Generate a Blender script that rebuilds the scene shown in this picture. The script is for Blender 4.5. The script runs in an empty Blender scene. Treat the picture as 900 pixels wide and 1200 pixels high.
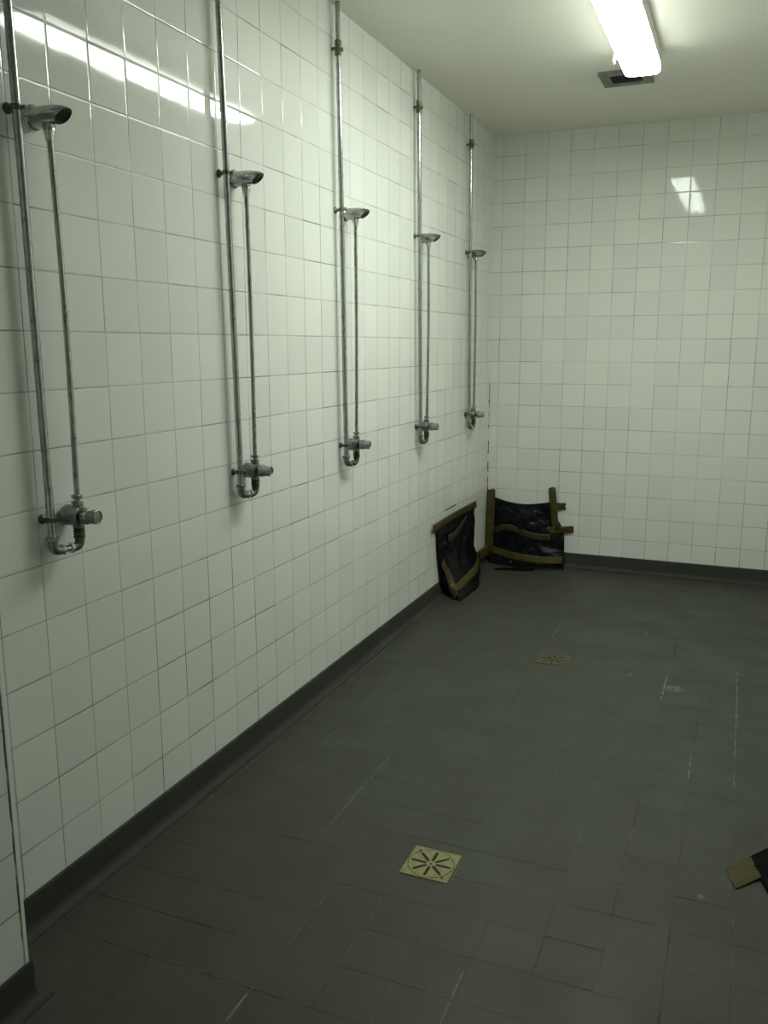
import bpy, bmesh, math, random
from mathutils import Vector, Matrix, noise

random.seed(7)
T = 0.152                       # wall tile pitch in metres
F = 1.52                        # floor lies this many tiles under the lowest full grout line
C = bpy.context.scene.collection

def W(x, y, r):                 # tile units -> metres, floor at z = 0
    return Vector((x * T, y * T, (r + F) * T))

X_RIGHT, Y_BACK, Y_FRONT = 14.8, 28.531, -19.0
R_CEIL = 17.85
ZC = (R_CEIL + F) * T

# ------------------------------------------------------------------ tagging
def tag(o, label=None, cat=None, group=None, kind=None):
    if label: o['label'] = label
    if cat: o['category'] = cat
    if group: o['group'] = group
    if kind: o['kind'] = kind
    return o

def thing(name, label, cat, loc, group=None):
    o = bpy.data.objects.new(name, None)
    o.empty_display_size = 0.05
    C.objects.link(o)
    o.location = loc
    return tag(o, label, cat, group)

def link(name, bm, mat, parent=None, smooth=False, label=None, bevel=0.0):
    me = bpy.data.meshes.new(name)
    bmesh.ops.recalc_face_normals(bm, faces=bm.faces[:])
    if parent is not None:
        root = parent
        off = Vector((0, 0, 0))
        while root is not None:
            off += root.location
            root = root.parent
        bmesh.ops.translate(bm, verts=bm.verts[:], vec=-off)
    bm.to_mesh(me); bm.free()
    me.materials.append(mat)
    if smooth:
        for p in me.polygons: p.use_smooth = True
        try: me.set_sharp_from_angle(angle=math.radians(40))
        except Exception: pass
    o = bpy.data.objects.new(name, me)
    C.objects.link(o)
    if parent is not None: o.parent = parent
    if bevel:
        b = o.modifiers.new('bevel', 'BEVEL'); b.width = bevel; b.segments = 2
        b.limit_method = 'ANGLE'
    if label: o['label'] = label
    return o

# ------------------------------------------------------------------ shapes
def box(bm, a, b):
    x0, y0, z0 = a; x1, y1, z1 = b
    v = [bm.verts.new(p) for p in ((x0,y0,z0),(x1,y0,z0),(x1,y1,z0),(x0,y1,z0),
                                   (x0,y0,z1),(x1,y0,z1),(x1,y1,z1),(x0,y1,z1))]
    for f in ((0,3,2,1),(4,5,6,7),(0,1,5,4),(1,2,6,5),(2,3,7,6),(3,0,4,7)):
        bm.faces.new([v[i] for i in f])

def rings(bm, loops, cap=True, closed=True):
    vs = [[bm.verts.new(p) for p in L] for L in loops]
    for a, b in zip(vs[:-1], vs[1:]):
        n = len(a)
        for i in range(n if closed else n - 1):
            j = (i + 1) % n
            bm.faces.new((a[i], a[j], b[j], b[i]))
    if cap and closed:
        bm.faces.new(list(reversed(vs[0]))); bm.faces.new(vs[-1])
    return vs

def frame_of(d):
    d = d.normalized()
    a = Vector((0, 0, 1)) if abs(d.z) < 0.9 else Vector((1, 0, 0))
    u = d.cross(a).normalized(); v = d.cross(u).normalized()
    return u, v

def tube(bm, pts, rad, seg=16):
    pts = [Vector(p) for p in pts]
    d0 = (pts[1] - pts[0]).normalized()
    u, v = frame_of(d0)
    loops = []
    for i, p in enumerate(pts):
        if i == 0: d = d0
        elif i == len(pts) - 1: d = (pts[-1] - pts[-2]).normalized()
        else: d = ((pts[i+1] - p).normalized() + (p - pts[i-1]).normalized()).normalized()
        u = (u - d * u.dot(d)).normalized(); v = d.cross(u).normalized()
        r = rad if not isinstance(rad, (list, tuple)) else rad[i]
        loops.append([p + r * (math.cos(t) * u + math.sin(t) * v)
                      for t in [2 * math.pi * k / seg for k in range(seg)]])
    rings(bm, loops)

def lathe(bm, base, axis, prof, seg=24, mod=None):
    """prof: list of (distance along axis, radius)."""
    axis = Vector(axis).normalized(); u, v = frame_of(axis)
    loops = []
    for h, r in prof:
        L = []
        for k in range(seg):
            t = 2 * math.pi * k / seg
            rr = r * (mod(h, t) if mod else 1)
            L.append(Vector(base) + axis * h + rr * (math.cos(t) * u + math.sin(t) * v))
        loops.append(L)
    rings(bm, loops)

def nut(bm, p, axis, r, h):
    """a hexagonal union nut with chamfered ends, centred on p"""
    axis = Vector(axis).normalized(); u, v = frame_of(axis); p = Vector(p)
    loops = []
    for hh, rr in ((-h/2, r*0.86), (-h*0.36, r), (h*0.36, r), (h/2, r*0.86)):
        loops.append([p + axis*hh + rr*(math.cos(k*math.pi/3)*u + math.sin(k*math.pi/3)*v) for k in range(6)])
    rings(bm, loops)

def bend(a, b, c, r, n=6):
    """points that round the corner a-b-c with radius r"""
    a, b, c = Vector(a), Vector(b), Vector(c)
    p = b + (a - b).normalized() * r; q = b + (c - b).normalized() * r
    return [(1-t)**2 * p + 2*t*(1-t) * b + t*t * q for t in [i/n for i in range(n+1)]]

# ------------------------------------------------------------------ materials
class NT:
    def __init__(self, name):
        self.m = bpy.data.materials.new(name); self.m.use_nodes = True
        self.t = self.m.node_tree; self.n = self.t.nodes; self.l = self.t.links
        self.b = self.n['Principled BSDF']
    def put(self, sock, v):
        if v is None: return
        if isinstance(v, bpy.types.NodeSocket): self.l.new(v, sock)
        else: sock.default_value = v
    def math(self, op, a, b=None, c=None, clamp=False):
        n = self.n.new('ShaderNodeMath'); n.operation = op; n.use_clamp = clamp
        self.put(n.inputs[0], a); self.put(n.inputs[1], b); self.put(n.inputs[2], c)
        return n.outputs[0]
    def ramp(self, v, a, b, lo=0.0, hi=1.0, smooth=True):
        n = self.n.new('ShaderNodeMapRange')
        n.interpolation_type = 'SMOOTHSTEP' if smooth else 'LINEAR'
        self.put(n.inputs[0], v); self.put(n.inputs[1], a); self.put(n.inputs[2], b)
        self.put(n.inputs[3], lo); self.put(n.inputs[4], hi)
        return n.outputs[0]
    def mix(self, f, a, b):
        n = self.n.new('ShaderNodeMix'); n.data_type = 'RGBA'
        self.put(n.inputs[0], f); self.put(n.inputs[6], a); self.put(n.inputs[7], b)
        return n.outputs[2]
    def xyz(self):
        tc = self.n.new('ShaderNodeTexCoord')
        s = self.n.new('ShaderNodeSeparateXYZ'); self.l.new(tc.outputs['Object'], s.inputs[0])
        return tc.outputs['Object'], s.outputs[0], s.outputs[1], s.outputs[2]
    def comb(self, x, y, z=0.0):
        n = self.n.new('ShaderNodeCombineXYZ')
        self.put(n.inputs[0], x); self.put(n.inputs[1], y); self.put(n.inputs[2], z)
        return n.outputs[0]
    def white(self, vec):
        n = self.n.new('ShaderNodeTexWhiteNoise'); n.noise_dimensions = '3D'
        self.l.new(vec, n.inputs['Vector']); return n.outputs['Value'], n.outputs['Color']
    def noise(self, vec, scale, detail=3.0, rough=0.55):
        n = self.n.new('ShaderNodeTexNoise'); self.put(n.inputs['Vector'], vec)
        n.inputs['Scale'].default_value = scale; n.inputs['Detail'].default_value = detail
        n.inputs['Roughness'].default_value = rough
        return n.outputs['Fac']
    def bump(self, h, dist, strength=1.0, normal=None):
        n = self.n.new('ShaderNodeBump'); n.inputs['Distance'].default_value = dist
        n.inputs['Strength'].default_value = strength
        self.put(n.inputs['Height'], h); self.put(n.inputs['Normal'], normal)
        return n.outputs[0]
    def set(self, col=None, rough=None, metal=None, spec=None, normal=None, coat=None):
        b = self.b
        self.put(b.inputs['Base Color'], col if not isinstance(col, tuple) else (*col, 1))
        self.put(b.inputs['Roughness'], rough); self.put(b.inputs['Metallic'], metal)
        self.put(b.inputs['Specular IOR Level'], spec); self.put(b.inputs['Normal'], normal)
        if coat is not None: b.inputs['Coat Weight'].default_value = coat; b.inputs['Coat Roughness'].default_value = 0.05
        return self.m

def grid_nodes(k, u, v, pu, pv, ou, ov):
    """tile coordinates: distance to the joints, joint ids, tile id"""
    tu = k.math('DIVIDE', k.math('SUBTRACT', u, ou), pu)
    tv = k.math('DIVIDE', k.math('SUBTRACT', v, ov), pv)
    fu, fv = k.math('FRACT', tu), k.math('FRACT', tv)
    du = k.math('MINIMUM', fu, k.math('SUBTRACT', 1.0, fu))
    dv = k.math('MINIMUM', fv, k.math('SUBTRACT', 1.0, fv))
    iu, iv = k.math('FLOOR', tu), k.math('FLOOR', tv)
    ju = k.math('FLOOR', k.math('ADD', tu, 0.5)); jv = k.math('FLOOR', k.math('ADD', tv, 0.5))
    return tu, tv, du, dv, iu, iv, ju, jv

def wall_tiles(name, u_axis, ou, ov, extra=None, spec=0.4, soil=1.0):
    k = NT(name)
    obj, x, y, z = k.xyz()
    u = {'x': x, 'y': y}[u_axis]
    tu, tv, du, dv, iu, iv, ju, jv = grid_nodes(k, u, z, T, T, ou, ov)
    # wobble of the joints' width, some joints are dark with grime and some almost vanish
    nz = k.noise(obj, 9.0, 4.0)
    wob = k.ramp(nz, 0.3, 0.7, 0.004, 0.011)
    gu = k.ramp(du, wob, k.math('ADD', wob, 0.009), 1.0, 0.0)
    gv = k.ramp(dv, wob, k.math('ADD', wob, 0.009), 1.0, 0.0)
    su, _ = k.white(k.comb(ju, iv, 3.0)); sv, _ = k.white(k.comb(iu, jv, 8.0))
    fade = k.noise(obj, 1.3, 2.0)
    su = k.math('MULTIPLY', k.ramp(su, 0.0, 1.0, 0.40, 1.0), k.ramp(fade, 0.3, 0.62, 0.5, 1.0))
    sv = k.math('MULTIPLY', k.ramp(sv, 0.0, 1.0, 0.45, 0.95), k.ramp(fade, 0.3, 0.62, 0.55, 1.0))
    g = k.math('MAXIMUM', k.math('MULTIPLY', gu, su), k.math('MULTIPLY', gv, sv))
    tone, tcol = k.white(k.comb(iu, iv, 1.0))
    tile = k.mix(tone, (0.72, 0.735, 0.69, 1), (0.77, 0.78, 0.73, 1))
    grout_dark = k.ramp(k.noise(obj, 5.0, 3.0), 0.35, 0.65)
    grout = k.mix(grout_dark, (0.055, 0.05, 0.032, 1), (0.22, 0.215, 0.17, 1))
    g = k.math('MULTIPLY', g, soil)
    col = k.mix(g, tile, grout)
    if extra: col = extra(k, col, obj, x, y, z)
    # each tile is set a hair out of true, its face gently uneven and its rim rounded
    sub = k.n.new('ShaderNodeVectorMath'); sub.operation = 'SUBTRACT'
    k.l.new(tcol, sub.inputs[0]); sub.inputs[1].default_value = (0.5, 0.5, 0.5)
    sc = k.n.new('ShaderNodeVectorMath'); sc.operation = 'SCALE'
    k.l.new(sub.outputs[0], sc.inputs[0]); sc.inputs['Scale'].default_value = 0.007
    geo = k.n.new('ShaderNodeNewGeometry')
    add = k.n.new('ShaderNodeVectorMath'); add.operation = 'ADD'
    k.l.new(geo.outputs['Normal'], add.inputs[0]); k.l.new(sc.outputs[0], add.inputs[1])
    nm = k.n.new('ShaderNodeVectorMath'); nm.operation = 'NORMALIZE'
    k.l.new(add.outputs[0], nm.inputs[0])
    rim = k.math('MULTIPLY', k.ramp(du, 0.0, 0.035), k.ramp(dv, 0.0, 0.035))
    h = k.math('ADD', rim, k.math('MULTIPLY', k.noise(obj, 14.0, 1.0), 0.25))
    bp = k.bump(h, 0.0011, 0.45, nm.outputs[0])
    rough = k.math('ADD', k.math('MULTIPLY', g, 0.5), k.ramp(k.noise(obj, 3.0), 0.3, 0.7, 0.035, 0.07))
    return k.set(col, rough, 0.0, spec, bp)

def stain_line(k, col, a, a0, a1, b, b0, b1, colour, amount, nz=None):
    """a worn or dirty stretch of joint: |a-a0|<a1 and b0<b<b1"""
    m = k.ramp(k.math('ABSOLUTE', k.math('SUBTRACT', a, a0)), a1 * 0.6, a1, 1.0, 0.0)
    m = k.math('MULTIPLY', m, k.math('GREATER_THAN', b, b0)); m = k.math('MULTIPLY', m, k.math('LESS_THAN', b, b1))
    if nz is not None: m = k.math('MULTIPLY', m, nz)
    return k.mix(k.math('MULTIPLY', m, amount), col, (*colour, 1))

def left_extra(k, col, obj, x, y, z):
    col = stain_line(k, col, z, (2.03 + F) * T, 0.006, y, 22.2 * T, 23.6 * T, (0.03, 0.03, 0.02), 0.85)
    nz = k.ramp(k.noise(obj, 22.0, 3.0), 0.45, 0.55)
    return stain_line(k, col, y, Y_BACK * T, 0.012, z, (1.0 + F) * T, (7.0 + F) * T, (0.02, 0.018, 0.012), 0.95, nz)
def back_extra(k, col, obj, x, y, z):
    nz = k.ramp(k.noise(obj, 11.0, 4.0), 0.42, 0.5)
    return stain_line(k, col, x, 0.0, 0.005, z, (1.5 + F) * T, (6.9 + F) * T, (0.02, 0.018, 0.012), 0.95, nz)

M = {}
M['wall_left'] = wall_tiles('left_wall_tiles', 'y', 0.0, F * T, left_extra)
M['wall_back'] = wall_tiles('back_wall_tiles', 'x', 0.4226 * T, F * T, back_extra, 0.16, 0.8)
M['wall_right'] = wall_tiles('right_wall_tiles', 'y', 0.0, F * T)
M['wall_near'] = wall_tiles('pillar_tiles', 'y', -2.19 * T, (F + 0.13) * T, lambda k, col, obj, x, y, z: stain_line(k, col, y, -2.19 * T - 0.012, 0.0028, z, 0.1, 1.2, (0.035, 0.032, 0.02), 0.9, k.ramp(k.noise(obj, 9.0, 3.0), 0.35, 0.5)))
M['wall_side'] = wall_tiles('pillar_end_tiles', 'x', 1.24 * T, (F + 0.13) * T)

def floor_material():
    k = NT('dark_floor_tiles')
    obj, x, y, z = k.xyz()
    P = 1.022 * T
    tu, tv, du, dv, iu, iv, ju, jv = grid_nodes(k, x, y, P, 1.03 * T, 0.335 * T, 0.38 * T)
    nz = k.noise(obj, 12.0, 4.0)
    wob = k.ramp(nz, 0.3, 0.7, 0.003, 0.014)
    gu = k.ramp(du, wob, k.math('ADD', wob, 0.007), 1.0, 0.0)
    gv = k.ramp(dv, wob, k.math('ADD', wob, 0.007), 1.0, 0.0)
    su, _ = k.white(k.comb(ju, iv, 5.0)); sv, _ = k.white(k.comb(iu, jv, 2.0))
    patchy = k.ramp(k.noise(obj, 2.2, 3.0), 0.40, 0.62, 0.0, 1.0)
    gu_s = k.math('MULTIPLY', gu, k.math('MULTIPLY', k.ramp(su, 0.35, 1.0, 0.0, 0.9), patchy))
    patchy2 = k.ramp(k.noise(k.comb(y, x, 4.0), 1.7, 3.0), 0.30, 0.52, 0.15, 1.0)
    gv_s = k.math('MULTIPLY', gv, k.math('MULTIPLY', k.ramp(sv, 0.15, 1.0, 0.2, 1.0), patchy2))
    tone, tcol = k.white(k.comb(iu, iv, 1.0))
    tile = k.mix(tone, (0.044, 0.046, 0.034, 1), (0.049, 0.051, 0.038, 1))
    cloud = k.ramp(k.noise(obj, 1.1, 5.0, 0.6), 0.3, 0.7)
    tile = k.mix(k.math('MULTIPLY', cloud, 0.35), tile, (0.056, 0.060, 0.044, 1))
    col = k.mix(gu_s, tile, (0.010, 0.010, 0.006, 1))
    # lengthwise joints that were regrouted in a paler grout
    pale, _ = k.white(k.comb(ju, k.math('FLOOR', k.math('DIVIDE', tv, 2.0)), 9.0))
    pg = k.math('MULTIPLY', gu, k.math('MULTIPLY', k.ramp(pale, 0.55, 0.9, 0.0, 0.8), k.ramp(nz, 0.42, 0.6)))
    col = k.mix(pg, col, (0.085, 0.082, 0.05, 1))
    col = k.mix(gv_s, col, (0.008, 0.008, 0.005, 1))
    sp = k.ramp(k.noise(obj, 30.0, 3.0), 0.40, 0.58)
    for sx, y0, y1, am in ((9.47, 14.0, 15.9, 0.9), (11.53, 9.2, 17.2, 0.55), (7.44, -0.25, 1.05, 0.4),
                           (5.36, 17.6, 19.6, 0.6), (8.45, 18.9, 20.6, 0.3), (3.4, 3.9, 8.2, 0.35),
                           (4.36, -1.4, -0.6, 0.7), (0.34, 3.0, 6.5, 0.30), (0.34, 9.0, 16.0, 0.3), (10.5, 9.2, 10.6, 0.6)):
        col = stain_line(k, col, x, sx * T, 0.0035, y, y0 * T, y1 * T, (0.24, 0.24, 0.19), am, sp)
    # dried splashes
    for sx, sy, rad, am in ((9.75, 15.05, 0.35, 0.55), (8.36, 15.7, 0.17, 0.5), (11.0, 4.66, 0.10, 0.6),
                            (8.41, 20.1, 0.08, 0.8), (2.26, 11.2, 0.06, 0.6), (10.6, 15.6, 0.3, 0.15)):
        vd = k.n.new('ShaderNodeVectorMath'); vd.operation = 'DISTANCE'
        k.l.new(obj, vd.inputs[0]); vd.inputs[1].default_value = (sx * T, sy * T, 0.0)
        m = k.ramp(vd.outputs['Value'], rad * T * 0.3, rad * T, 1.0, 0.0)
        m = k.math('MULTIPLY', m, k.math('MULTIPLY', k.ramp(k.noise(obj, 45.0, 3.0), 0.35, 0.6), am))
        col = k.mix(m, col, (0.22, 0.225, 0.19, 1))
    hgt = k.math('SUBTRACT', 1.0, k.math('MAXIMUM', gu, gv))
    hgt = k.math('ADD', hgt, k.math('MULTIPLY', k.noise(obj, 160.0, 2.0), 0.25))
    bp = k.bump(hgt, 0.0008, 0.6)
    return k.set(col, k.ramp(k.noise(obj, 4.0), 0.3, 0.7, 0.48, 0.62), 0.0, 0.35, bp)
M['floor'] = floor_material()

def skirting_material(name, axis, off):
    k = NT(name)
    obj, x, y, z = k.xyz()
    u = {'x': x, 'y': y}[axis]
    tu = k.math('DIVIDE', k.math('SUBTRACT', u, off), T)
    fu = k.math('FRACT', tu); du = k.math('MINIMUM', fu, k.math('SUBTRACT', 1.0, fu))
    g = k.ramp(du, 0.004, 0.012, 1.0, 0.0)
    tone, _ = k.white(k.comb(k.math('FLOOR', tu), 0.0, 1.0))
    tile = k.mix(tone, (0.040, 0.041, 0.035, 1), (0.046, 0.047, 0.040, 1))
    col = k.mix(k.math('MULTIPLY', g, 0.55), tile, (0.015, 0.015, 0.011, 1))
    bp = k.bump(k.noise(obj, 120.0, 2.0), 0.0004, 0.4)
    return k.set(col, 0.65, 0.0, 0.2, bp)
M['skirt_y'] = skirting_material('skirting_tiles_left', 'y', 0.0)
M['skirt_x'] = skirting_material('skirting_tiles_back', 'x', 0.4226 * T)

k = NT('ceiling_paint'); obj, *_ = k.xyz()
M['ceiling'] = k.set(k.mix(k.ramp(k.noise(obj, 0.9, 3.0), 0.3, 0.7), (0.78, 0.765, 0.67, 1), (0.81, 0.795, 0.70, 1)),
                     0.30, 0.0, 0.4, k.bump(k.noise(obj, 60.0, 3.0), 0.0006, 0.3))

def metal(name, col, rough, metallic=1.0, nscale=30.0):
    k = NT(name); obj, *_ = k.xyz()
    n = k.noise(obj, nscale, 4.0)
    c2 = tuple(c * 0.72 for c in col)
    return k.set(k.mix(k.ramp(n, 0.35, 0.7), (*col, 1), (*c2, 1)),
                 k.ramp(n, 0.3, 0.7, rough, rough + 0.12), metallic)
M['chrome'] = metal('worn_chrome', (0.46, 0.48, 0.47), 0.17)
M['bright_chrome'] = metal('bright_chrome', (0.72, 0.74, 0.72), 0.08)
M['dull_chrome'] = metal('dull_cast_chrome', (0.34, 0.36, 0.34), 0.30)
M['dark_metal'] = metal('grimy_brass_fitting', (0.17, 0.17, 0.14), 0.38)
M['collar'] = metal('tarnished_collar', (0.22, 0.20, 0.14), 0.42)
M['nozzle'] = metal('black_nozzle', (0.02, 0.02, 0.02), 0.35, 0.0)
M['brass'] = metal('dull_brass_plate', (0.27, 0.25, 0.115), 0.42, 0.35, 40.0)
M['brass_dull'] = metal('tarnished_brass_plate', (0.105, 0.10, 0.05), 0.45, 0.35, 40.0)
M['drain_dark'] = metal('drain_shadow_black', (0.008, 0.008, 0.006), 0.7, 0.0)
M['screw'] = metal('rusty_screw', (0.10, 0.08, 0.04), 0.5, 0.5)
M['housing'] = metal('lamp_housing_white', (0.62, 0.62, 0.58), 0.35, 0.0)
M['latch'] = metal('lamp_latch_white', (0.75, 0.75, 0.72), 0.25, 0.0)
M['vent_frame'] = metal('grey_vent_frame', (0.20, 0.20, 0.18), 0.5, 0.0)
M['vent_dark'] = metal('dark_vent_grille', (0.05, 0.05, 0.045), 0.6, 0.0)

k = NT('black_plastic_sheeting'); obj, *_ = k.xyz()
wr = k.math('ADD', k.noise(obj, 14.0, 5.0, 0.6), k.math('MULTIPLY', k.noise(obj, 55.0, 3.0), 0.3))
M['plastic'] = k.set((0.004, 0.005, 0.006), 0.27, 0.0, 0.14, k.bump(wr, 0.010, 0.7))
k = NT('black_plastic_matte'); obj, *_ = k.xyz()
M['plastic_matte'] = k.set((0.004, 0.004, 0.005), 0.60, 0.0, 0.03, k.bump(k.noise(obj, 14.0, 5.0), 0.01, 0.5))
k = NT('brown_packing_tape'); obj, *_ = k.xyz()
n1 = k.noise(obj, 18.0, 4.0)
M['tape'] = k.set(k.mix(k.ramp(n1, 0.3, 0.7), (0.074, 0.058, 0.014, 1), (0.048, 0.038, 0.010, 1)), 0.40, 0.0, 0.20,
                  k.bump(k.noise(obj, 40.0, 4.0), 0.004, 0.6))
k = NT('brown_tape_thin_over_black'); obj, *_ = k.xyz()
M['tape_dim'] = k.set(k.mix(k.ramp(k.noise(obj, 25.0, 4.0), 0.3, 0.7), (0.036, 0.029, 0.012, 1), (0.014, 0.012, 0.007, 1)),
                      0.32, 0.0, 0.3, k.bump(k.noise(obj, 40.0, 4.0), 0.004, 0.6))

k = NT('lit_lamp_diffuser')
k.set((0.8, 0.8, 0.78), 0.3)
k.b.inputs['Emission Color'].default_value = (0.92, 1.0, 0.90, 1)
k.b.inputs['Emission Strength'].default_value = 46.0
M['glow'] = k.m
k = NT('lit_lamp_side_panel')           # the ribbed sides pass much less light than the face
k.set((0.8, 0.8, 0.78), 0.3)
k.b.inputs['Emission Color'].default_value = (0.92, 1.0, 0.90, 1)
k.b.inputs['Emission Strength'].default_value = 9.0
M['glow_side'] = k.m

# ------------------------------------------------------------------ the room
def struct(name, a, b, mat):
    bm = bmesh.new(); box(bm, a, b)
    return tag(link(name, bm, mat), kind='structure')

XR, YB, YF, TH = X_RIGHT * T, Y_BACK * T, Y_FRONT * T, 0.12
struct('floor', (-TH, YF - TH, -TH), (XR + TH, YB + TH, 0), M['floor'])
struct('ceiling', (-TH, YF - TH, ZC), (XR + TH, YB + TH, ZC + TH), M['ceiling'])
struct('wall_left', (-TH, YF, 0), (0, YB, ZC), M['wall_left'])
struct('wall_back', (-TH, YB, 0), (XR + TH, YB + TH, ZC), M['wall_back'])
struct('wall_right', (XR, YF, 0), (XR + TH, YB, ZC), M['wall_right'])
struct('wall_front', (-TH, YF - TH, 0), (XR + TH, YF, ZC), M['wall_back'])
PX, PY = 1.24 * T, -2.19 * T
bm = bmesh.new(); box(bm, (0, YF, 0), (PX, PY, ZC))
o = tag(link('wall_pillar', bm, M['wall_near'], bevel=0.004), kind='structure')

k = NT('lit_edge_white_strip'); k.set((0.80, 0.81, 0.77), 0.25, 0.0, 0.4); M['lit_edge'] = k.m  # added pale strip that imitates the lit corner edge of the pillar tiles
bm = bmesh.new()
rings(bm, [[Vector((PX - 0.009, PY + 0.0002, z)), Vector((PX - 0.009, PY + 0.0015, z)), Vector((PX - 0.002, PY + 0.0020, z)), Vector((PX + 0.0012, PY + 0.0012, z)),
            Vector((PX + 0.0018, PY - 0.003, z)), Vector((PX + 0.0014, PY - 0.009, z)), Vector((PX + 0.0001, PY - 0.009, z)), Vector((PX + 0.0001, PY + 0.0002, z))] for z in (0.104, ZC)])
tag(link('lit_edge_trim_1', bm, M['lit_edge'], smooth=True), kind='structure')

def skirting(name, p0, p1, nrm, mat, h0=0.0, h1=0.0):
    """coved tile skirting: upright face, rounded top, hollow foot running out on the floor"""
    prof = [(0.0, 0.0), (0.0, 0.105), (0.004, 0.1055), (0.007, 0.103), (0.008, 0.098), (0.008, 0.034)]
    for i in range(1, 8):
        a = i / 7 * math.pi / 2
        prof.append((0.008 + 0.026 * (1 - math.cos(a)), 0.034 - 0.030 * math.sin(a)))
    prof += [(0.038, 0.003), (0.0385, 0.0)]
    bm = bmesh.new(); n = Vector(nrm); d = (Vector(p1) - Vector(p0)).normalized()
    loops = []
    for p, m in ((Vector(p0), h0), (Vector(p1), h1)):
        loops.append([p + n * a + d * (m * a) + Vector((0, 0, b)) for a, b in prof])
    rings(bm, loops)
    return tag(link(name, bm, mat, smooth=True), kind='structure')

skirting('baseboard_left', (0, PY, 0), (0, YB, 0), (1, 0, 0), M['skirt_y'], 1, -1)
skirting('baseboard_back', (0, YB, 0), (XR, YB, 0), (0, -1, 0), M['skirt_x'], 1, -1)
skirting('baseboard_right', (XR, YF, 0), (XR, YB, 0), (-1, 0, 0), M['skirt_y'], 0, -1)
skirting('baseboard_pillar', (PX, YF, 0), (PX, PY, 0), (1, 0, 0), M['skirt_y'], 0, 1)
skirting('baseboard_pillar_end', (0, PY, 0), (PX, PY, 0), (0, 1, 0), M['skirt_x'], 1, 1)

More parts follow.
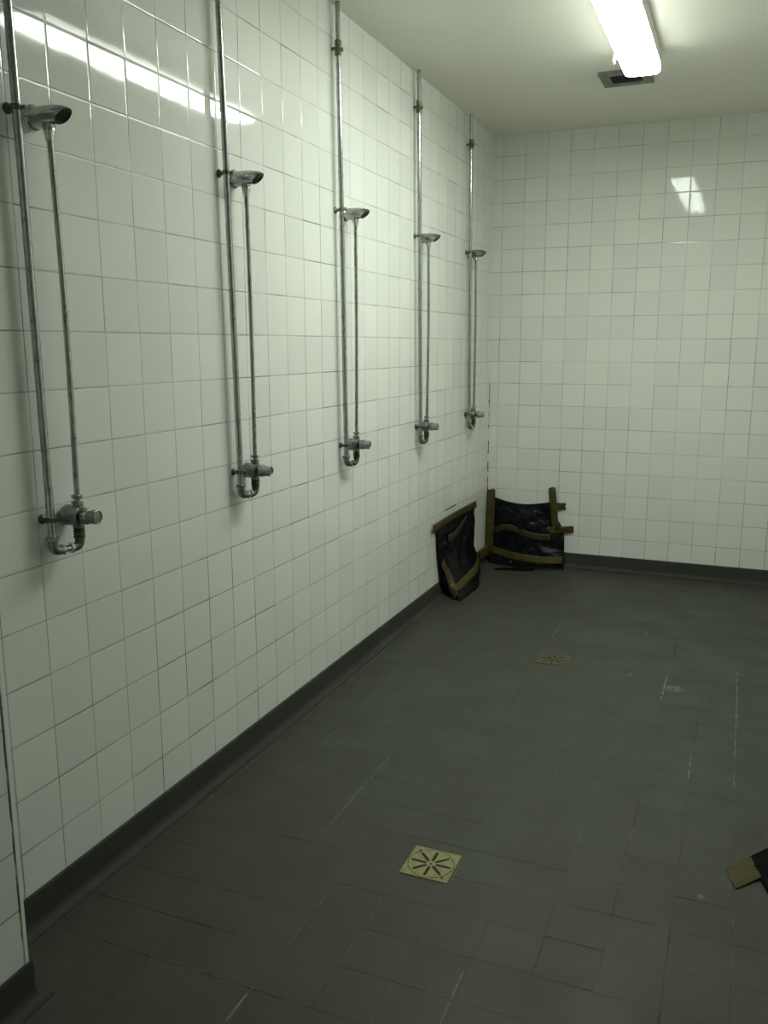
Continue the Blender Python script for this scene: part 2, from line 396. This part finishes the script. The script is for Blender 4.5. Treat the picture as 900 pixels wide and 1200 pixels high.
# ------------------------------------------------------------------ showers
def shower(y0, y_top, y_bot, r_top, r_bot, bow, dz, label):
    """y0: nominal column; pipe runs from y_top at the ceiling to y_bot; the riser from r_top to r_bot"""
    xp, xr = 0.20, 0.32
    ra, rb = 5.25, R_CEIL
    root = thing('wall_shower', label, 'shower', W(0, y0, F * -1) + Vector((0, 0, (5.8 + F) * T)),
                 'wall showers along the left wall')
    yp = lambda r: y_bot + (y_top - y_bot) * (r - ra) / (rb - ra)
    # supply pipe
    bm = bmesh.new()
    tube(bm, [W(xp, yp(r), r) for r in (ra + 0.10, 8, 11, 14, rb)], 0.0105, 20)
    link('supply_pipe', bm, M['chrome'], root, True)
    # collar under the ceiling
    bm = bmesh.new(); p = W(xp, yp(16.7), 16.7)
    lathe(bm, p - Vector((0, 0, 0.026)), (0, 0, 1), [(-0.004, 0.011), (-0.003, 0.0140), (0.014, 0.0145), (0.016, 0.0130), (0.036, 0.0130), (0.038, 0.0145), (0.055, 0.0140), (0.056, 0.011)])
    box(bm, p + Vector((-xp * T, -0.003, -0.006)), p + Vector((-0.008, 0.003, 0.006)))
    box(bm, p + Vector((0.004, 0.012, -0.007)), p + Vector((0.012, 0.026, 0.007)))
    link('pipe_collar', bm, M['collar'], root, True, label='tarnished brown collar')
    # two clips
    for rc in (12.44 + dz, 5.81):
        p = W(xp, yp(rc), rc); w = Vector((0, p.y, p.z))
        bm = bmesh.new()
        lathe(bm, w, (1, 0, 0), [(0, 0.013), (0.004, 0.0135), (0.008, 0.010), (0.011, 0.0060), (xp * T - 0.010, 0.0050)], 18)
        lathe(bm, p - Vector((0, 0, 0.007)), (0, 0, 1), [(0, 0.0108), (0.0005, 0.0135), (0.0135, 0.0135), (0.014, 0.0108)], 20)
        c = link('pipe_clip', bm, M['dark_metal'], root, True, label='dark pipe clip on the wall')
        bm = bmesh.new()
        lathe(bm, p + Vector((0.010, 0.002, 0)), (1, 0.55, 0), [(0, 0.004), (0.008, 0.004), (0.008, 0.0062), (0.012, 0.0055)], 12)
        link('screw', bm, M['dark_metal'], c, True)
    # bottom elbow and link to the valve
    E0, E1 = W(xp, yp(ra), ra), W(xr, r_bot, ra)
    up = Vector((0, 0, 1)); d = (E1 - E0).normalized()
    bm = bmesh.new()
    tube(bm, [E0 + up * 0.030] + bend(E0 + up * 0.04, E0, E0 + d * 0.04, 0.020) + [E0 + d * 0.026], 0.0135, 18)
    nut(bm, E0 + up * 0.034, up, 0.0175, 0.012)
    link('pipe_elbow', bm, M['dull_chrome'], root, True)
    bm = bmesh.new(); tube(bm, [E0 + d * 0.020, E1 - d * 0.020], 0.0095, 16)
    link('connecting_pipe', bm, M['bright_chrome'], root, True, label='short bright connecting pipe')
    for q in (E0 + d * 0.027, E1 - d * 0.027):
        bm = bmesh.new(); nut(bm, q, d, 0.0155, 0.009)
        link('union_nut', bm, M['bright_chrome'], root)
    bm = bmesh.new()
    tube(bm, [E1 - d * 0.026] + bend(E1 - d * 0.04, E1, E1 + up * 0.04, 0.018) + [E1 + up * 0.024], 0.0125, 18)
    prof = [(0.020, 0.011)]
    for i in range(4): prof += [(0.022 + i*0.009, 0.0155), (0.027 + i*0.009, 0.0155), (0.029 + i*0.009, 0.0125)]
    prof += [(0.060, 0.011)]
    lathe(bm, E1, up, prof, 20)
    link('ribbed_coupling', bm, M['dark_metal'], root, True, label='dark ribbed coupling')
    # valve
    V = W(0, r_bot, 5.80)
    bm = bmesh.new()
    lathe(bm, V, (1, 0, 0), [(0.0, 0.012), (0.008, 0.012), (0.009, 0.0262), (0.012, 0.0285), (0.056, 0.0285), (0.060, 0.0265), (0.063, 0.018)], 28)
    A = W(xr, r_bot, 5.80)
    lathe(bm, A - up * 0.033, up, [(0, 0.011), (0.001, 0.0155), (0.012, 0.0155), (0.014, 0.0135), (0.052, 0.0135), (0.054, 0.0155), (0.062, 0.0155), (0.063, 0.010)], 24)
    valve = link('valve_body', bm, M['dull_chrome'], root, True)
    bm = bmesh.new()
    lathe(bm, V, (1, 0, 0), [(0.0625, 0.013), (0.074, 0.013)], 20)
    link('spindle', bm, M['nozzle'], valve, True, label='dark gap behind the knob')
    bm = bmesh.new()
    flute = lambda h, t: 1.0 - 0.09 * (max(0.0, math.cos(8 * t)) ** 3)
    lathe(bm, V, (1, 0, 0), [(0.069, 0.015), (0.071, 0.0215), (0.080, 0.0225), (0.088, 0.0215), (0.090, 0.0180), (0.106, 0.0195), (0.114, 0.0195), (0.116, 0.0175), (0.113, 0.0150)], 64, flute)
    link('push_knob', bm, M['dull_chrome'], valve, True)
    for rn in (6.03, 6.14):
        bm = bmesh.new(); nut(bm, W(xr, r_bot + (r_top - r_bot) * (rn - 5.8) / 6.5, rn), up, 0.0155 if rn < 6.1 else 0.0145, 0.011)
        link('union_nut', bm, M['dull_chrome'], root)
    # riser
    pts = []
    for i in range(17):
        s = i / 16; r = 5.95 + (12.20 + dz - 5.95) * s
        pts.append(W(xr + 0.02 * math.sin(math.pi * s), r_bot + (r_top - r_bot) * s + bow * math.sin(math.pi * s) , r))
    bm = bmesh.new(); tube(bm, pts, 0.0078, 18)
    link('riser_pipe', bm, M['chrome'], root, True)
    # cone nut under the head
    bm = bmesh.new(); q = W(xr, r_top, 12.02 + dz)
    lathe(bm, q, up, [(0, 0.0085), (0.004, 0.0105), (0.016, 0.0125), (0.022, 0.0145), (0.030, 0.0150), (0.034, 0.0135)], 20)
    link('cone_nut', bm, M['bright_chrome'], root, True)
    # head
    bm = bmesh.new(); w = W(0, r_top, 12.42 + dz)
    lathe(bm, w, (1, 0, 0), [(0, 0.030), (0.002, 0.0315), (0.006, 0.0305), (0.010, 0.026)], 32)
    head_fl = link('wall_flange', bm, M['bright_chrome'], root, True, label='bright round wall flange')
    bm = bmesh.new(); seg = 32; loops = []
    def ring(cx, cz, ux, uz, hy):
        c = W(cx, r_top, cz + dz); L = []
        for i in range(seg):
            t = 2 * math.pi * i / seg
            L.append(c + Vector((ux * T * math.cos(t), hy * T * math.sin(t), uz * T * math.cos(t))))
        return L
    loops = [ring(0.04, 12.415, 0, 0.168, 0.165), ring(0.10, 12.415, 0.0, 0.170, 0.166), ring(0.26, 12.420, 0.02, 0.165, 0.158),
             ring(0.40, 12.425, 0.06, 0.155, 0.152), ring(0.52, 12.418, 0.105, 0.135, 0.147),
             ring(0.60, 12.400, 0.135, 0.118, 0.142), ring(0.632, 12.385, 0.140, 0.108, 0.138)]
    rings(bm, loops)
    head = link('shower_head', bm, M['chrome'], root, True)
    bm = bmesh.new()
    rings(bm, [ring(0.634, 12.382, 0.118, 0.091, 0.116), ring(0.645, 12.366, 0.116, 0.089, 0.114), ring(0.643, 12.368, 0.095, 0.073, 0.095), ring(0.636, 12.378, 0.090, 0.069, 0.090)])
    link('spray_nozzle', bm, M['nozzle'], head, True, label='black oval spray nozzle')
    bm = bmesh.new()
    lathe(bm, W(xr, r_top, 12.20 + dz), up, [(0, 0.0125), (0.006, 0.0155), (0.022, 0.0165)], 20)
    link('inlet_boss', bm, M['chrome'], head, True)
    return root

shower(0.0, -0.03, 0.09, 0.57, 0.615, 0.03, 0.0, 'chrome wall shower nearest the pillar, leftmost and largest of the five')
shower(6.1, 5.90, 6.21, 6.64, 6.67, 0.0, 0.05, 'chrome wall shower second from the left, where the lamp reflection ends')
shower(12.1, 11.83, 12.13, 12.64, 12.60, 0.0, 0.07, 'middle chrome wall shower of the five, third along the tiled wall')
shower(18.4, 18.19, 18.58, 18.94, 18.90, 0.04, 0.07, 'fourth chrome wall shower from the left, one before the corner one')
shower(24.5, 24.28, 24.66, 24.86, 24.94, 0.0, 0.08, 'chrome wall shower nearest the back corner, smallest looking of the five')

# ------------------------------------------------------------------ floor drains
def flat_cut(name, outer, holes, z0, z1, mat, parent, label=None):
    """a plate of outline `outer` with real holes through it"""
    cu = bpy.data.curves.new(name, 'CURVE'); cu.dimensions = '2D'; cu.fill_mode = 'BOTH'
    cu.extrude = (z1 - z0) / 2
    for poly in [outer] + holes:
        sp = cu.splines.new('POLY'); sp.points.add(len(poly) - 1); sp.use_cyclic_u = True
        for p, q in zip(sp.points, poly): p.co = (q[0], q[1], 0, 1)
    tmp = bpy.data.objects.new(name, cu); C.objects.link(tmp)
    dg = bpy.context.evaluated_depsgraph_get()
    me = bpy.data.meshes.new_from_object(tmp.evaluated_get(dg))
    bpy.data.objects.remove(tmp); me.materials.clear(); me.materials.append(mat)
    o = bpy.data.objects.new(name, me); C.objects.link(o); o.parent = parent
    o.location = (0, 0, (z0 + z1) / 2)
    if label: o['label'] = label
    return o

def drain(x, y, plate_mat, label):
    root = thing('floor_drain', label, 'drain', W(x, y, -F), 'floor drains')
    circ = lambda r, n=48, cx=0, cy=0: [(cx + r*T*math.cos(2*math.pi*i/n), cy + r*T*math.sin(2*math.pi*i/n)) for i in range(n)]
    h = 0.495 * T
    flat_cut('frame_plate', [(-h,-h),(h,-h),(h,h),(-h,h)], [circ(0.474)], 0.0, 0.0022, plate_mat, root)
    bm = bmesh.new()
    lathe(bm, root.location + Vector((0, 0, 0.0003)), (0, 0, 1), [(0, 0.474*T), (0.0006, 0.473*T)], 48)
    link('drain_shade_disc', bm, M['drain_dark'], root, label='black disc standing for the shaded drain opening')  # flat black disc on solid floor, the hole's shade put into its colour
    slots = []
    for i in range(8):
        a = i * math.pi / 4; c, s = math.cos(a), math.sin(a)
        w = 0.033 * T; r0, r1 = 0.125 * T, 0.385 * T
        pts = [(r0, -w)] + [(r1 + w*math.sin(t), -w*math.cos(t)) for t in [j*math.pi/6 for j in range(7)]] + \
              [(r0 - w*math.sin(t), w*math.cos(t)) for t in [j*math.pi/6 for j in range(6)]]
        slots.append([(p*c - q*s, p*s + q*c) for p, q in pts])
    g = flat_cut('grate', circ(0.459), slots + [circ(0.028, 12)], 0.0009, 0.0024, plate_mat, root)
    for cx, cy in ((-0.335, 0.345), (0.335, -0.345)):
        bm = bmesh.new()
        lathe(bm, root.location + Vector((cx*T*1.04, cy*T*1.04, 0.0018)), (0, 0, 1), [(0, 0.0055), (0.0014, 0.0052), (0.0018, 0.0042)], 16)
        link('screw', bm, M['screw'], root, label='rusty screw')
    return root
drain(5.93, 3.70, M['brass'], 'pale brass square floor drain with eight dark slots, in the foreground')
drain(5.86, 16.10, M['brass_dull'], 'tarnished square floor drain further back, near the taped black sheets')

# ------------------------------------------------------------------ ceiling lamp and vent
LX, LY0, LY1, LZ = 7.40, 7.8, 19.25, 17.12
lamp = thing('ceiling_light', 'long lit white fluorescent lamp fixed to the ceiling', 'lamp', W(LX, (LY0 + LY1) / 2, R_CEIL))
bm = bmesh.new()
prof = [(-0.50, R_CEIL), (-0.53, R_CEIL - 0.03), (-0.55, 17.44), (-0.545, 17.40), (-0.52, 17.40), (-0.52, 17.62), (0.52, 17.62), (0.52, 17.40), (0.545, 17.40), (0.55, 17.44), (0.53, R_CEIL - 0.03), (0.50, R_CEIL)]
rings(bm, [[W(LX + a, yy, r) for a, r in prof] for yy in (LY0 + 0.20, LY1 - 0.20)])
link('housing', bm, M['housing'], lamp, label='white metal housing')
bm = bmesh.new()
base_p = [(-0.50, 17.58), (-0.50, 17.22), (-0.53, 17.205)]
for i in range(7):
    a = i / 6 * math.pi / 2
    base_p.append((-0.54 + 0.16 * (1 - math.cos(a)), 17.19 - 0.08 * math.sin(a)))
dprof = base_p + [(-a, r) for a, r in reversed(base_p)]
loops = []
for yy, s, lift in ((LY0, 0.78, 0.10), (LY0 + 0.06, 0.90, 0.04), (LY0 + 0.22, 1.0, 0.0), (LY1 - 0.22, 1.0, 0.0), (LY1 - 0.06, 0.90, 0.04), (LY1, 0.78, 0.10)):
    loops.append([W(LX + a * s, yy, 17.60 - (17.60 - r) * (1 - lift)) for a, r in dprof])
rings(bm, loops)
link('diffuser', bm, M['glow'], lamp, True, label='glowing ribbed white diffuser')
for sx in (-1, 1):
    bm = bmesh.new()
    sp = [(0.505, 17.56), (0.535, 17.46), (0.548, 17.30), (0.540, 17.205), (0.505, 17.205)]
    rings(bm, [[W(LX + sx * a, yy, r) for a, r in sp] for yy in (LY0 + 0.22, LY1 - 0.22)])
    link('side_panel', bm, M['glow_side'], lamp, label='dimmer ribbed side of the diffuser')
for yy, e in ((LY0, -1), (LY1, 1)):
    bm = bmesh.new()
    loops = []
    for q, w, zt in ((0.30, 0.55, 17.66), (0.20, 0.55, 17.66), (0.05, 0.52, 17.64), (-0.02, 0.46, 17.61)):
        yq = yy - e * q
        loops.append([W(LX - w, yq, zt), W(LX + w, yq, zt), W(LX + w, yq, 17.212), W(LX - w, yq, 17.212)])
    rings(bm, loops)
    link('end_cap', bm, M['housing'], lamp, label='white end cap')
for sx in (-1, 1):
    for yy, drop in ((10.2, 0), (13.8, 0), (17.3, 1)):
        bm = bmesh.new(); bx = LX + sx * 0.56
        if drop and sx < 0:
            tube(bm, [W(bx + 0.01, yy - 0.10, 17.34), W(bx - 0.06, yy - 0.12, 17.22), W(bx - 0.08, yy - 0.10, 17.08), W(bx - 0.07, yy, 17.04), W(bx - 0.08, yy + 0.10, 17.08),
                      W(bx - 0.06, yy + 0.12, 17.22), W(bx + 0.01, yy + 0.10, 17.34)], 0.0045, 8)
        else:
            tube(bm, [W(bx - sx*0.01, yy - 0.12, 17.36), W(bx, yy - 0.12, 17.22), W(bx - sx*0.03, yy - 0.10, 17.20), W(bx - sx*0.03, yy + 0.10, 17.20), W(bx, yy + 0.12, 17.22), W(bx - sx*0.01, yy + 0.12, 17.36)], 0.0030, 8)
        link('latch', bm, M['latch'], lamp, True, label='small wire latch')

vent = thing('ceiling_vent', 'square grey ceiling vent half hidden behind the lamp end', 'vent', W(6.55, 21.62, R_CEIL))
bm = bmesh.new(); v0, v1 = (5.72, 20.80), (7.40, 22.42); i = 0.33
zc0, zc1 = R_CEIL - 0.10, R_CEIL
for a, b in (((v0[0], v0[1]), (v1[0], v0[1] + i)), ((v0[0], v1[1] - i), (v1[0], v1[1])),
             ((v0[0], v0[1] + i), (v0[0] + i, v1[1] - i)), ((v1[0] - i, v0[1] + i), (v1[0], v1[1] - i))):
    box(bm, W(a[0], a[1], zc0), W(b[0], b[1], zc1))
bmesh.ops.remove_doubles(bm, verts=bm.verts[:], dist=1e-5)
link('frame', bm, M['vent_frame'], vent)
bm = bmesh.new()
box(bm, W(v0[0] + i, v0[1] + i, R_CEIL - 0.02), W(v1[0] - i, v1[1] - i, R_CEIL))
n = 7
for j in range(n):
    yy = v0[1] + i + (j + 0.5) * (v1[1] - v0[1] - 2 * i) / n
    L = [W(v0[0] + i, yy - 0.03, R_CEIL - 0.08), W(v0[0] + i, yy - 0.015, R_CEIL - 0.085), W(v0[0] + i, yy + 0.035, R_CEIL - 0.01), W(v0[0] + i, yy + 0.02, R_CEIL - 0.01)]
    rings(bm, [L, [p + Vector(((v1[0] - v0[0] - 2 * i) * T, 0, 0)) for p in L]])
link('grille', bm, M['vent_dark'], vent, label='dark slatted grille')

# ------------------------------------------------------------------ taped black plastic
class Sheet:
    """a sheet of plastic laid through a grid of points (tile units), rows from top to bottom"""
    def __init__(self, rows, seed, wr=0.035):
        self.g = [[Vector(p) for p in r] for r in rows]; self.seed = seed; self.wr = wr
    @staticmethod
    def cr(P, t):
        n = len(P) - 1; s = min(max(t, 0.0), 1.0) * n; i = min(int(s), n - 1); f = s - i
        p1, p2 = P[i], P[i+1]; p0 = P[i-1] if i > 0 else 2*p1 - p2; p3 = P[i+2] if i + 2 <= n else 2*p2 - p1
        return 0.5 * ((2*p1) + (p2 - p0)*f + (2*p0 - 5*p1 + 4*p2 - p3)*f*f + (3*p1 - p0 - 3*p2 + p3)*f**3)
    def raw(self, u, v): return self.cr([self.cr(r, u) for r in self.g], v)
    def normal(self, u, v):
        e = 0.01
        a = self.raw(min(u+e,1), v) - self.raw(max(u-e,0), v); b = self.raw(u, min(v+e,1)) - self.raw(u, max(v-e,0))
        return a.cross(b).normalized()
    def at(self, u, v, lift=0.0, wrinkle=True):
        p = self.raw(u, v); n = self.normal(u, v)
        if self.flip: n = -n
        h = lift
        if wrinkle:
            q = Vector((u * 5 + v * 3.0, v * 4 - u * 2, self.seed))
            ed = min(1.0, 6 * min(v, 1 - v) + 0.15)
            h += self.wr * ed * (abs(noise.noise(q)) * 2 + noise.noise(q * 2.7) * 0.6 + noise.noise(q * 6) * 0.25)
        return p + n * h
    flip = False
    def build(self, parent, nu=44, nv=44):
        bm = bmesh.new()
        vs = [[bm.verts.new(W(*self.at(i / nu, j / nv))) for i in range(nu + 1)] for j in range(nv + 1)]
        for j in range(nv):
            for i in range(nu): bm.faces.new((vs[j][i], vs[j][i+1], vs[j+1][i+1], vs[j+1][i]))
        o = link('sheet', bm, M['plastic'], parent, True)
        s = o.modifiers.new('thickness', 'SOLIDIFY'); s.thickness = 0.0012; s.offset = 0
        return o

def ribbon(pts, nrms, width, parent, mat=None, seed=0, label=None):
    """a strip of tape through tile-unit points, lying square to nrms; torn, slightly ragged ends"""
    bm = bmesh.new(); rnd = random.Random(seed); N = len(pts); rowv = []
    for i, p in enumerate(pts):
        a, b = pts[max(i-1, 0)], pts[min(i+1, N-1)]
        d = (Vector(b) - Vector(a)).normalized(); n = Vector(nrms[i]).normalized(); s = n.cross(d).normalized()
        row = []
        for j in range(5):
            t = (j / 4 - 0.5) * width
            q = Vector(p) + s * t
            if i in (0, N-1): q += d * rnd.uniform(-0.04, 0.04)
            q += n * rnd.uniform(0, 0.012)
            row.append(bm.verts.new(W(*q)))
        rowv.append(row)
    for i in range(N-1):
        for j in range(4): bm.faces.new((rowv[i][j], rowv[i][j+1], rowv[i+1][j+1], rowv[i+1][j]))
    o = link('tape_strip', bm, mat or M['tape'], parent, True, label=label or 'brown packing tape')
    s = o.modifiers.new('thickness', 'SOLIDIFY'); s.thickness = 0.0010; s.offset = 0
    return o

def tape_uv(sh, uvs, width, parent, mat=None, seed=0, n=14, lift=0.05):
    pts, nr = [], []
    uv = [Vector((a, b, 0)) for a, b in uvs]
    for i in range(n + 1):
        q = Sheet.cr(uv, i / n) if len(uv) > 2 else uv[0].lerp(uv[1], i / n)
        u, v = min(max(q.x, 0), 1), min(max(q.y, 0), 1)
        nn = sh.normal(u, v); nn = -nn if sh.flip else nn
        pts.append(sh.at(u, v, lift)); nr.append(nn)
    return ribbon(pts, nr, width, parent, mat, seed)

def line(a, b, n=8): return [Vector(a).lerp(Vector(b), i / n) for i in range(n + 1)]

FZ = -F + 0.03
# sheet on the left wall beside the corner
c1 = thing('plastic_cover', 'narrow black plastic sheet taped to the left wall under the last shower', 'plastic sheet', W(0, 23.5, -F), 'taped black plastic covers')
s1 = Sheet([[(.06,20.85,1.62),(.06,22.4,1.62),(.06,24.3,1.60),(.06,26.15,1.58)],
            [(.07,20.95,.75),(.14,22.4,.7),(.14,24.3,.7),(.08,26.1,.7)],
            [(.08,21.2,-.2),(.30,22.4,-.25),(.36,24.2,-.25),(.12,26.0,-.2)],
            [(.12,21.45,-.9),(.62,22.0,-.95),(.72,24.0,-.95),(.38,25.8,-.85)],
            [(.34,21.85,FZ),(.68,21.55,FZ),(1.0,21.30,FZ),(1.05,22.5,FZ),(1.09,23.6,FZ),(.88,24.5,FZ),(.66,25.4,FZ)]], 3.1, 0.05)
if s1.normal(.5, .3).x < 0: s1.flip = True
s1.build(c1)
ribbon([Vector((.12, y, 1.60 + 0.05 * math.sin((y - 20.3) / 6 * math.pi))) for y in [20.3 + 6.0 * i / 12 for i in range(13)]], [(1,0,0)] * 13, .33, c1, seed=1)
tape_uv(s1, [(.06,.42),(.16,.62),(.22,.85),(.26,.97)], .33, c1, seed=2)
tape_uv(s1, [(.24,.84),(.5,.76),(.75,.74),(.97,.70)], .33, c1, seed=3)
tape_uv(s1, [(.25,.22),(.5,.20),(.75,.10)], .33, c1, M['tape_dim'], seed=4)

# sheet on the back wall in the corner
c2 = thing('plastic_cover', 'wide crumpled black plastic sheet taped to the back wall in the corner', 'plastic sheet', W(1.9, Y_BACK, -F), 'taped black plastic covers')
yb = Y_BACK
s2 = Sheet([[(.30,yb-.06,1.62),(1.1,yb-.08,1.42),(2.0,yb-.08,1.36),(3.25,yb-.06,1.55)],
            [(.28,yb-.10,.9),(1.1,yb-.20,.8),(2.1,yb-.24,.75),(3.40,yb-.08,.85)],
            [(.26,yb-.14,.1),(1.2,yb-.34,.05),(2.3,yb-.40,.05),(3.75,yb-.12,.2)],
            [(.26,yb-.20,-.75),(1.3,yb-.50,-.75),(2.5,yb-.58,-.75),(3.85,yb-.30,-.72)],
            [(.28,yb-.36,-1.25),(1.35,yb-.66,-1.3),(2.6,yb-.74,-1.3),(3.92,yb-.48,-1.25)],
            [(.35,yb-.70,FZ),(1.4,yb-.98,FZ),(2.7,yb-1.10,FZ),(3.95,yb-.85,FZ)]], 8.4, 0.07)
if s2.normal(.5, .3).y > 0: s2.flip = True
s2.build(c2)
down = (0, -1, 0)
ribbon(line((.26,yb-.22,2.0), (.24,yb-.36,-1.15), 14), [down]*15, .40, c2, seed=5)
ribbon(line((3.14,yb-.10,2.22), (3.40,yb-.30,.30), 8), [down]*9, .34, c2, seed=6)
ribbon(line((3.2,yb-.15,1.36), (3.80,yb-.06,1.38), 5), [down]*6, .32, c2, seed=7)
ribbon(line((3.15,yb-.36,.22), (4.18,yb-.06,.32), 8), [down]*9, .32, c2, seed=8)
tape_uv(s2, [(.06,.42),(.35,.36),(.7,.44),(.86,.46)], .33, c2, M['tape_dim'], seed=9)
tape_uv(s2, [(.03,.66),(.35,.70),(.7,.74),(.98,.75)], .36, c2, seed=10)
ribbon(line((.16, 26.9, -.95), (.26, yb-.4, -.95), 6), [(1,-.6,.2)]*7, .5, c2, seed=11)
# a loose torn flap of the sheet on the floor
bm = bmesh.new(); rnd = random.Random(4); rows = []
for i in range(13):
    t = i / 12; c = Vector((.95 + 1.75 * t, 26.75 + .55 * t + .10 * math.sin(t * 5), -F + .03))
    wd = .10 + .16 * math.sin(math.pi * min(1, t * .9 + .1))
    rows.append([bm.verts.new(W(c.x, c.y + s * wd, c.z + (.03 + .02 * math.sin(7 * t) if s == 0 else 0))) for s in (-1, 0, 1)])
for a, b in zip(rows[:-1], rows[1:]):
    for j in range(2): bm.faces.new((a[j], a[j+1], b[j+1], b[j]))
o = link('loose_flap', bm, M['plastic_matte'], c2, True); sm = o.modifiers.new('thickness', 'SOLIDIFY'); sm.thickness = .0012; sm.offset = 0

# sheet at the right edge: lies on the floor and climbs the right wall
c3 = thing('plastic_cover', 'black plastic sheet corner on the floor at the right edge, one square tape tab', 'plastic sheet', W(13.0, 5.0, -F), 'taped black plastic covers')
s3 = Sheet([[(11.84,6.35,FZ),(12.75,7.65,FZ),(13.6,8.6,FZ+.4),(14.72,9.0,FZ+2.6)],
            [(12.02,5.72,FZ+.01),(12.9,6.3,FZ+.25),(13.75,6.9,FZ+.9),(14.72,7.2,FZ+2.9)],
            [(12.20,5.15,FZ+.01),(13.0,5.0,FZ+.25),(13.8,5.0,FZ+.9),(14.72,5.0,FZ+3.0)],
            [(12.75,3.3,FZ),(13.2,3.2,FZ+.1),(13.9,3.1,FZ+.5),(14.72,3.0,FZ+2.8)]], 5.2, 0.02)
if s3.normal(.5,.3).z < 0: s3.flip = True
s3.build(c3).data.materials[0] = M['plastic_matte']
a0, a1, b0, b1 = Vector((11.42,5.80,-F+.02)), Vector((11.61,5.14,-F+.02)), Vector((11.88,6.36,-F+.05)), Vector((12.07,5.68,-F+.06))
bm = bmesh.new(); vs = []
for i in range(7):
    vs.append([])
    for j in range(5):
        p = a0.lerp(b0, i/6).lerp(a1.lerp(b1, i/6), j/4)
        if i == 0: p = p + (b0 - a0).normalized() * 0.03 * math.sin(j * 2.3)
        vs[-1].append(bm.verts.new(W(*p)))
for i in range(6):
    for j in range(4): bm.faces.new((vs[i][j], vs[i][j+1], vs[i+1][j+1], vs[i+1][j]))
o = link('tape_strip', bm, M['tape'], c3, False, label='square brown tape tab')
sm = o.modifiers.new('thickness', 'SOLIDIFY'); sm.thickness = .001; sm.offset = 0

# ------------------------------------------------------------------ camera, world, view
yaw, pit, rol = -0.393430468, 0.191625765, -0.00159244966
cy, sy, cp, sp = math.cos(yaw), math.sin(yaw), math.cos(pit), math.sin(pit)
w = Vector((sy*cp, cy*cp, -sp)); r = Vector((cy, -sy, 0)); u = r.cross(w)
r2 = math.cos(rol)*r + math.sin(rol)*u; u2 = -math.sin(rol)*r + math.cos(rol)*u
cam = bpy.data.cameras.new('camera'); co = bpy.data.objects.new('camera', cam); C.objects.link(co)
m = Matrix((r2, u2, -w)).transposed().to_4x4(); m.translation = W(11.0795331, -11.1469957, 8.76129165)
co.matrix_world = m
cam.sensor_fit = 'VERTICAL'; cam.sensor_height = 24.0; cam.lens = 24.0 * 1008.73424 / 1200.0
cam.clip_start = 0.02
bpy.context.scene.camera = co

wd = bpy.data.worlds.new('world'); bpy.context.scene.world = wd; wd.use_nodes = True
wd.node_tree.nodes['Background'].inputs[0].default_value = (0.0, 0.0, 0.0, 1)

sc = bpy.context.scene
sc.view_settings.view_transform = 'Standard'; sc.view_settings.look = 'None'
sc.view_settings.exposure = 0.0; sc.view_settings.gamma = 1.0; sc.view_settings.use_curve_mapping = False
sc.cycles.max_bounces = 10; sc.cycles.diffuse_bounces = 6
sc.cycles.use_denoising = True
